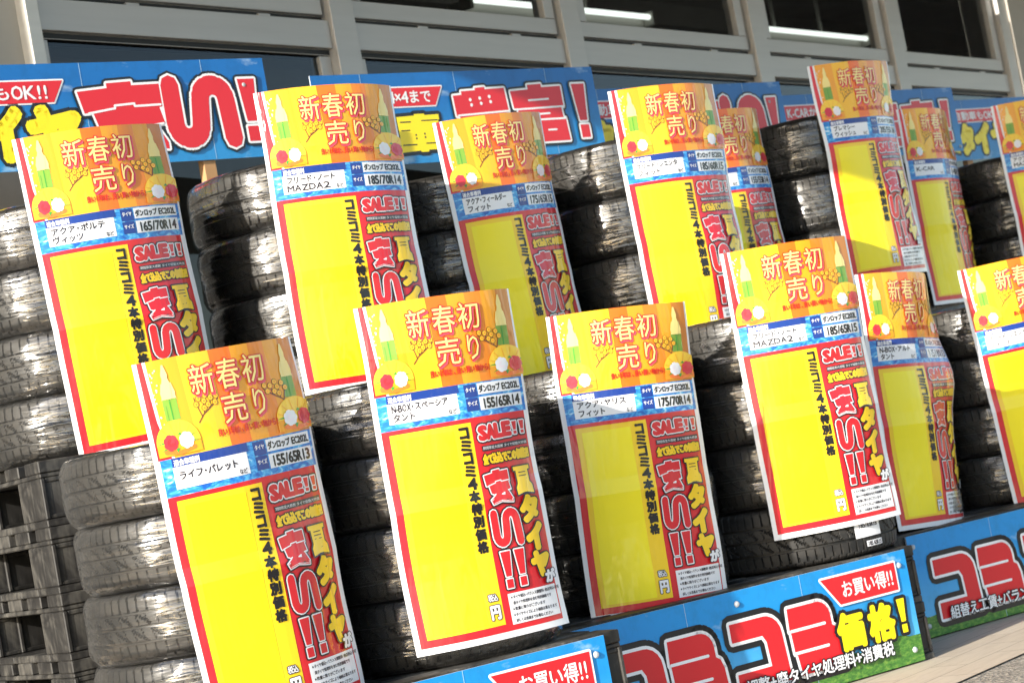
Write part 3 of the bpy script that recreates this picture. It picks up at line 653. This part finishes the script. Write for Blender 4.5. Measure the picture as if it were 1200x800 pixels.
# ------------------------------------------------------------------ price signs
SIGN_LABEL = {
 'F1': 'curled sale sign marked 155/65R13 on the leftmost front stack', 'F2': 'curled sale sign marked 155/65R14 on a front stack above the leftmost blue board',
 'F3': 'shaded sale sign marked 175/70R14 on a front stack', 'F4': 'curled sale sign marked 185/65R15 above a bare tyre with a paper label',
 'F5': 'sale sign with a bulging right side, half hidden behind the 185/65R15 sign', 'F6': 'front sale sign cut off by the right edge of the picture',
 'B1': 'sale sign marked 165/70R14 on the leftmost back stack', 'B2': 'sale sign marked 185/70R14 on the second back stack from the left',
 'B3': 'shaded sale sign marked 175/65R15 in front of the big red letters', 'B4': 'sale sign marked 185/60R15 in the back row, right of the 175/65R15 sign',
 'B5': 'narrow sale sign marked ムーヴ between two taller signs in the back row', 'B6': 'highest sale sign, its top reaching the window frames',
 'B7': 'sale sign marked K-CAR in the back row below the red letters', 'B8': 'back-row sale sign cut off by the right edge beside pale blue banner'}
for i, key in enumerate(PLACE):
    z, roll = PLACE[key][2], PLACE[key][4]; base, n, t = sign_frame(key); base.z = z - H
    prm = dict(R=CURL, flat=0, seed=i * 1.37)
    if key == 'F5': prm['bulge'] = .035
    e = empty('price_sign', base); e.matrix_world = Matrix.Translation(base) @ Matrix((t, -n, Vector((0, 0, 1)))).transposed().to_4x4() @ Matrix.Translation((-W / 2, 0, H)) @ Matrix.Rotation(rad(-roll), 4, 'Y') @ Matrix.Translation((W / 2, 0, -H))
    tag(e, SIGN_LABEL[key], 'price sign', 'laminated sale signs on the tyre stacks')
    band = finish(design_band(*SIGN[key][1:]), 'information_band')
    for nm, me in (('backing_sheet', D_BACK), ('header_panel', D_HEAD), ('information_band', band), ('price_panel', D_PRICE), ('sale_panel', D_SALE)):
        link(nm, bend(me, prm, nm), e)

# ------------------------------------------------------------------ printed boards
RED = mat('print_red', lin((214, 30, 40)), .35, 0, .4, .4, .1); PWHT = mat('print_white', lin((236, 238, 240)), .35, 0, .4, .4, .1)
PBLK = mat('print_black', lin((20, 22, 28)), .35, 0, .4, .4, .1); PYEL = mat('print_yellow', lin((252, 226, 10)), .35, 0, .4, .4, .1); CORR = mat('corrugated_plastic', (.5, .55, .6), .5)
CREASE = mat('crease_white', lin((176, 206, 224)), .5)
def stand(sheet, name, parent, h):           # drawing (y down) -> upright sheet facing -y, bottom at z = 0
    sheet.v = [(x, -z, h - y) for x, y, z in sheet.v]
    sheet.f = [f[::1] for f in sheet.f]
    return sheet.build(name, parent)
def screws(e, pts, h):
    for x, y in pts:
        b = MB(); n = 12
        for r, d in ((.0001, .006), (.004, .0055), (.0065, .0035), (.0075, .0005)): b.v += [(x + r * math.cos(2 * PI * k / n), -d, h - y + r * math.sin(2 * PI * k / n)) for k in range(n)]
        for a in range(3): b.f += [[a * n + k, a * n + (k + 1) % n, (a + 1) * n + (k + 1) % n, (a + 1) * n + k] for k in range(n)]
        b.mi = [0] * len(b.f); b.mats = [SCREW]; o = b.build('screw', e)
BW, BH = 1.02, .272
def base_board(corner, label):
    """corner: bottom right end of the board on the ground"""
    o = corner - ex * BW; e = empty('base_board', (o.x, o.y, .008), YAW); tag(e, label, 'sign board', 'blue boards along the front pallets')
    b = MB(); b.box(0, BW, .0006, .0045, 0, BH, CORR); b.build('board_core', e)
    s = Sheet(); g = BH * .80
    s.rect(0, 0, BW, g, BOARD_SKY, 0)
    pts = [(BW * i / 30, BH * (.785 + .018 * math.sin(i * 1.3) + .012 * math.sin(i * 2.9) - (.03 if i > 24 else 0))) for i in range(31)]
    for a, c in zip(pts, pts[1:]): s.poly([a, (a[0], BH), (c[0], BH), c], GRASS, 1)
    for x in (.31, .655): s.rect(x * BW, 0, x * BW + .0012, BH, CREASE, 2)
    stand(s, 'printed_sky', e, BH)
    s = Sheet(); o1 = [(.021, PBLK), (.0075, PWHT)]
    y, hh = .22 * BH, .58 * BH; w = .155 * BW
    for i, x in enumerate((.075, .245, .425, .60)):
        (s.ko_kana if i % 2 == 0 else s.mi_kana)(*((x * BW + .0, y + .016 - .002 * i, w, hh, RED, 3, o1) if i % 2 == 0 else (x * BW, y + .016 - .002 * i, w * .98, hh, RED, 3, o1, PWHT)))
    stand(s, 'main_lettering', e, BH)
    s = Sheet()
    fl = [(.715 * BW, .09 * BH), (.955 * BW, .09 * BH), (.955 * BW, .335 * BH), (.765 * BW, .335 * BH)]
    s.outlined(fl, RED, 9, [(.005, PWHT)]); s.text('お買い得!!', .775 * BW, .945 * BW, .213 * BH, .036, PWHT, 12, .0008)
    stand(s, 'bargain_flag', e, BH)
    s = Sheet()
    for ch, x0, x1 in (('価', .735, .825), ('格', .835, .925)): s.char(ch, (x0 + x1) / 2 * BW, .575 * BH, (x1 - x0) * BW * .86, .30 * BH, PYEL, 12, .0055, [(.0085, PBLK)])
    s.bang(.938 * BW, .415 * BH, .026, .30 * BH, PYEL, 12, [(.0085, PBLK)])
    stand(s, 'price_lettering', e, BH)
    s = Sheet(); s.text('組替え工賃+バランス調整+廃タイヤ処理料+消費税', .10 * BW, .90 * BW, .815 * BH, .031, PWHT, 20, .0007, [(.0028, PBLK)])
    stand(s, 'small_lettering', e, BH)
    screws(e, [(.018, .03), (.46 * BW, .03), (BW - .028, .035), (.022, BH - .03), (BW - .028, BH - .03)], BH)
    return e
base_board(BOARD[0], 'leftmost blue base board, mostly cut off by the bottom edge')
base_board(BOARD[1], 'middle blue base board, half in shadow, reading 価格')
base_board(BOARD[2], 'rightmost blue base board, all in shade by the sunlit paving')

# banners on two posts behind the back row
NW, NH = 1.02, .262; BYAW = rad(-13.5); bex = Vector((math.cos(BYAW), math.sin(BYAW), 0))
def banner(top_right, kind, label):
    o = top_right - bex * NW; z = top_right.z - NH
    e = empty('sale_banner', (o.x, o.y, z), BYAW); tag(e, label, 'banner', 'blue sale banners above the back row')
    b = MB(); b.box(0, NW, .0006, .004, 0, NH, CORR); b.build('banner_core', e)
    s = Sheet(); s.rect(0, 0, NW, NH, BANNER_SKY, 0)
    for x in (.16, .48, .815): s.rect(x * NW, 0, x * NW + .0013, NH, CREASE, 2)
    stand(s, 'printed_sky', e, NH)
    s = Sheet(); o1 = [(.0125, PBLK), (.006, PWHT)]
    yl = (('夏', .02, .105), ('タ', .115, .20), ('イ', .205, .31), ('ヤ', .315, .465)) if kind == 'A' else (('在', .06, .20), ('庫', .25, .42))
    for ch, a, c in yl:
        if ch in '夏庫在': s.block(a * NW, .46 * NH, (c - a) * NW * .9, .42 * NH, {'夏': 'natsu', '庫': 'ko', '在': 'zai'}[ch], PYEL, 3, [(.0105, PBLK)], PBLK)
        else: s.char(ch, (a + c) / 2 * NW, .655 * NH, (c - a) * NW * .82, .44 * NH, PYEL, 3, .013, [(.0095, PBLK)])
    if kind == 'B': s.char('が', .445 * NW, .80 * NH, .036, .04, PWHT, 6, .003, [(.005, PBLK)])
    stand(s, 'yellow_lettering', e, NH)
    s = Sheet()
    if kind == 'A':
        s.block(.462 * NW, .21 * NH, .225 * NW, .66 * NH, 'an', RED, 8, o1, PWHT); s.i_kana(.70 * NW, .21 * NH, .185 * NW, .62 * NH, RED, 8, o1); s.bang(.912 * NW, .21 * NH, .05 * NW, .63 * NH, RED, 8, o1)
    else:
        s.block(.46 * NW, .2 * NH, .195 * NW, .66 * NH, 'yutaka', RED, 8, o1, PWHT); s.block(.672 * NW, .19 * NH, .19 * NW, .66 * NH, 'tomi', RED, 8, o1, PWHT); s.bang(.905 * NW, .2 * NH, .05 * NW, .63 * NH, RED, 8, o1)
    stand(s, 'red_lettering', e, NH)
    s = Sheet()
    s.outlined([(.03 * NW, .165 * NH), (.43 * NW, .165 * NH), (.40 * NW, .37 * NH), (.03 * NW, .37 * NH)], RED, 3, [(.004, PWHT)])
    s.text('軽自動車もOK!!' if kind == 'A' else 'K-CARから4×4まで', .045 * NW, .39 * NW, .268 * NH, .034, PWHT, 6, .0009)
    stand(s, 'red_flag', e, NH)
    screws(e, [(.93 * NW, .27 * NH) if kind == 'A' else (.985 * NW, .93 * NH), (.02, .9 * NH)], NH)
    for x in (.14, .78):
        b = MB(); b.box(x * NW, x * NW + .036, .006, .034, .006 - z, NH * .72, WOOD); b.build('wooden_post', e, .002)
banner(Vector((3.855, 3.695, 1.822)), 'A', 'leftmost blue banner with red 安い lettering above the 165/70R14 sign')
banner(Vector((5.09, 3.525, 1.800)), 'B', 'blue banner with red 豊富 lettering behind the 175/65R15 sign')
banner(Vector((6.285, 3.575, 1.805)), 'A', 'blue banner half hidden behind the 185/60R15 sign and ムーヴ sign')
banner(Vector((7.66, 3.585, 1.828)), 'B', 'blue banner behind the K-CAR sign, left of the rightmost banner')
banner(Vector((8.98, 3.585, 1.838)), 'A', 'rightmost blue banner, cut off by the right picture edge')

# paper label on the bare tyre
def tyre_label():
    R = RAD['F4'] + .0012; s = Sheet(); w, h = .088, .10
    s.rect(0, 0, w, .022, P['navy'] if False else P['water'], 0); s.rect(0, .022, w, h * .62, P['white'], 0)
    s.text('BluEarth', .02, w - .012, .011, .012, P['white'], 1, .0006); s.text('185/65R15', .012, w - .01, .033, .011, P['dark'], 1, .0006)
    s.rect(.03, h * .72, w * .98, h * .86, P['white'], 0); s.text('185 65R15', .034, w * .95, h * .79, .010, P['dark'], 1, .0006)
    me = s.mesh('paper_label'); bm = bmesh.new(); bm.from_mesh(me)
    for i in range(1, 9): bmesh.ops.bisect_plane(bm, geom=bm.verts[:] + bm.edges[:] + bm.faces[:], dist=1e-6, plane_co=(i * .01, 0, 0), plane_no=(1, 0, 0))
    bm.to_mesh(me); bm.free()
    a0 = rad(-104) - BARE.rotation_euler.z
    for v in me.vertices:
        t = a0 + (v.co.x - w / 2) / R; r = R + v.co.z; zz = PITCH_OF['F4'] * .68 - v.co.y
        v.co = (r * math.cos(t), r * math.sin(t), zz)
    link('paper_label', me, BARE)
tyre_label()
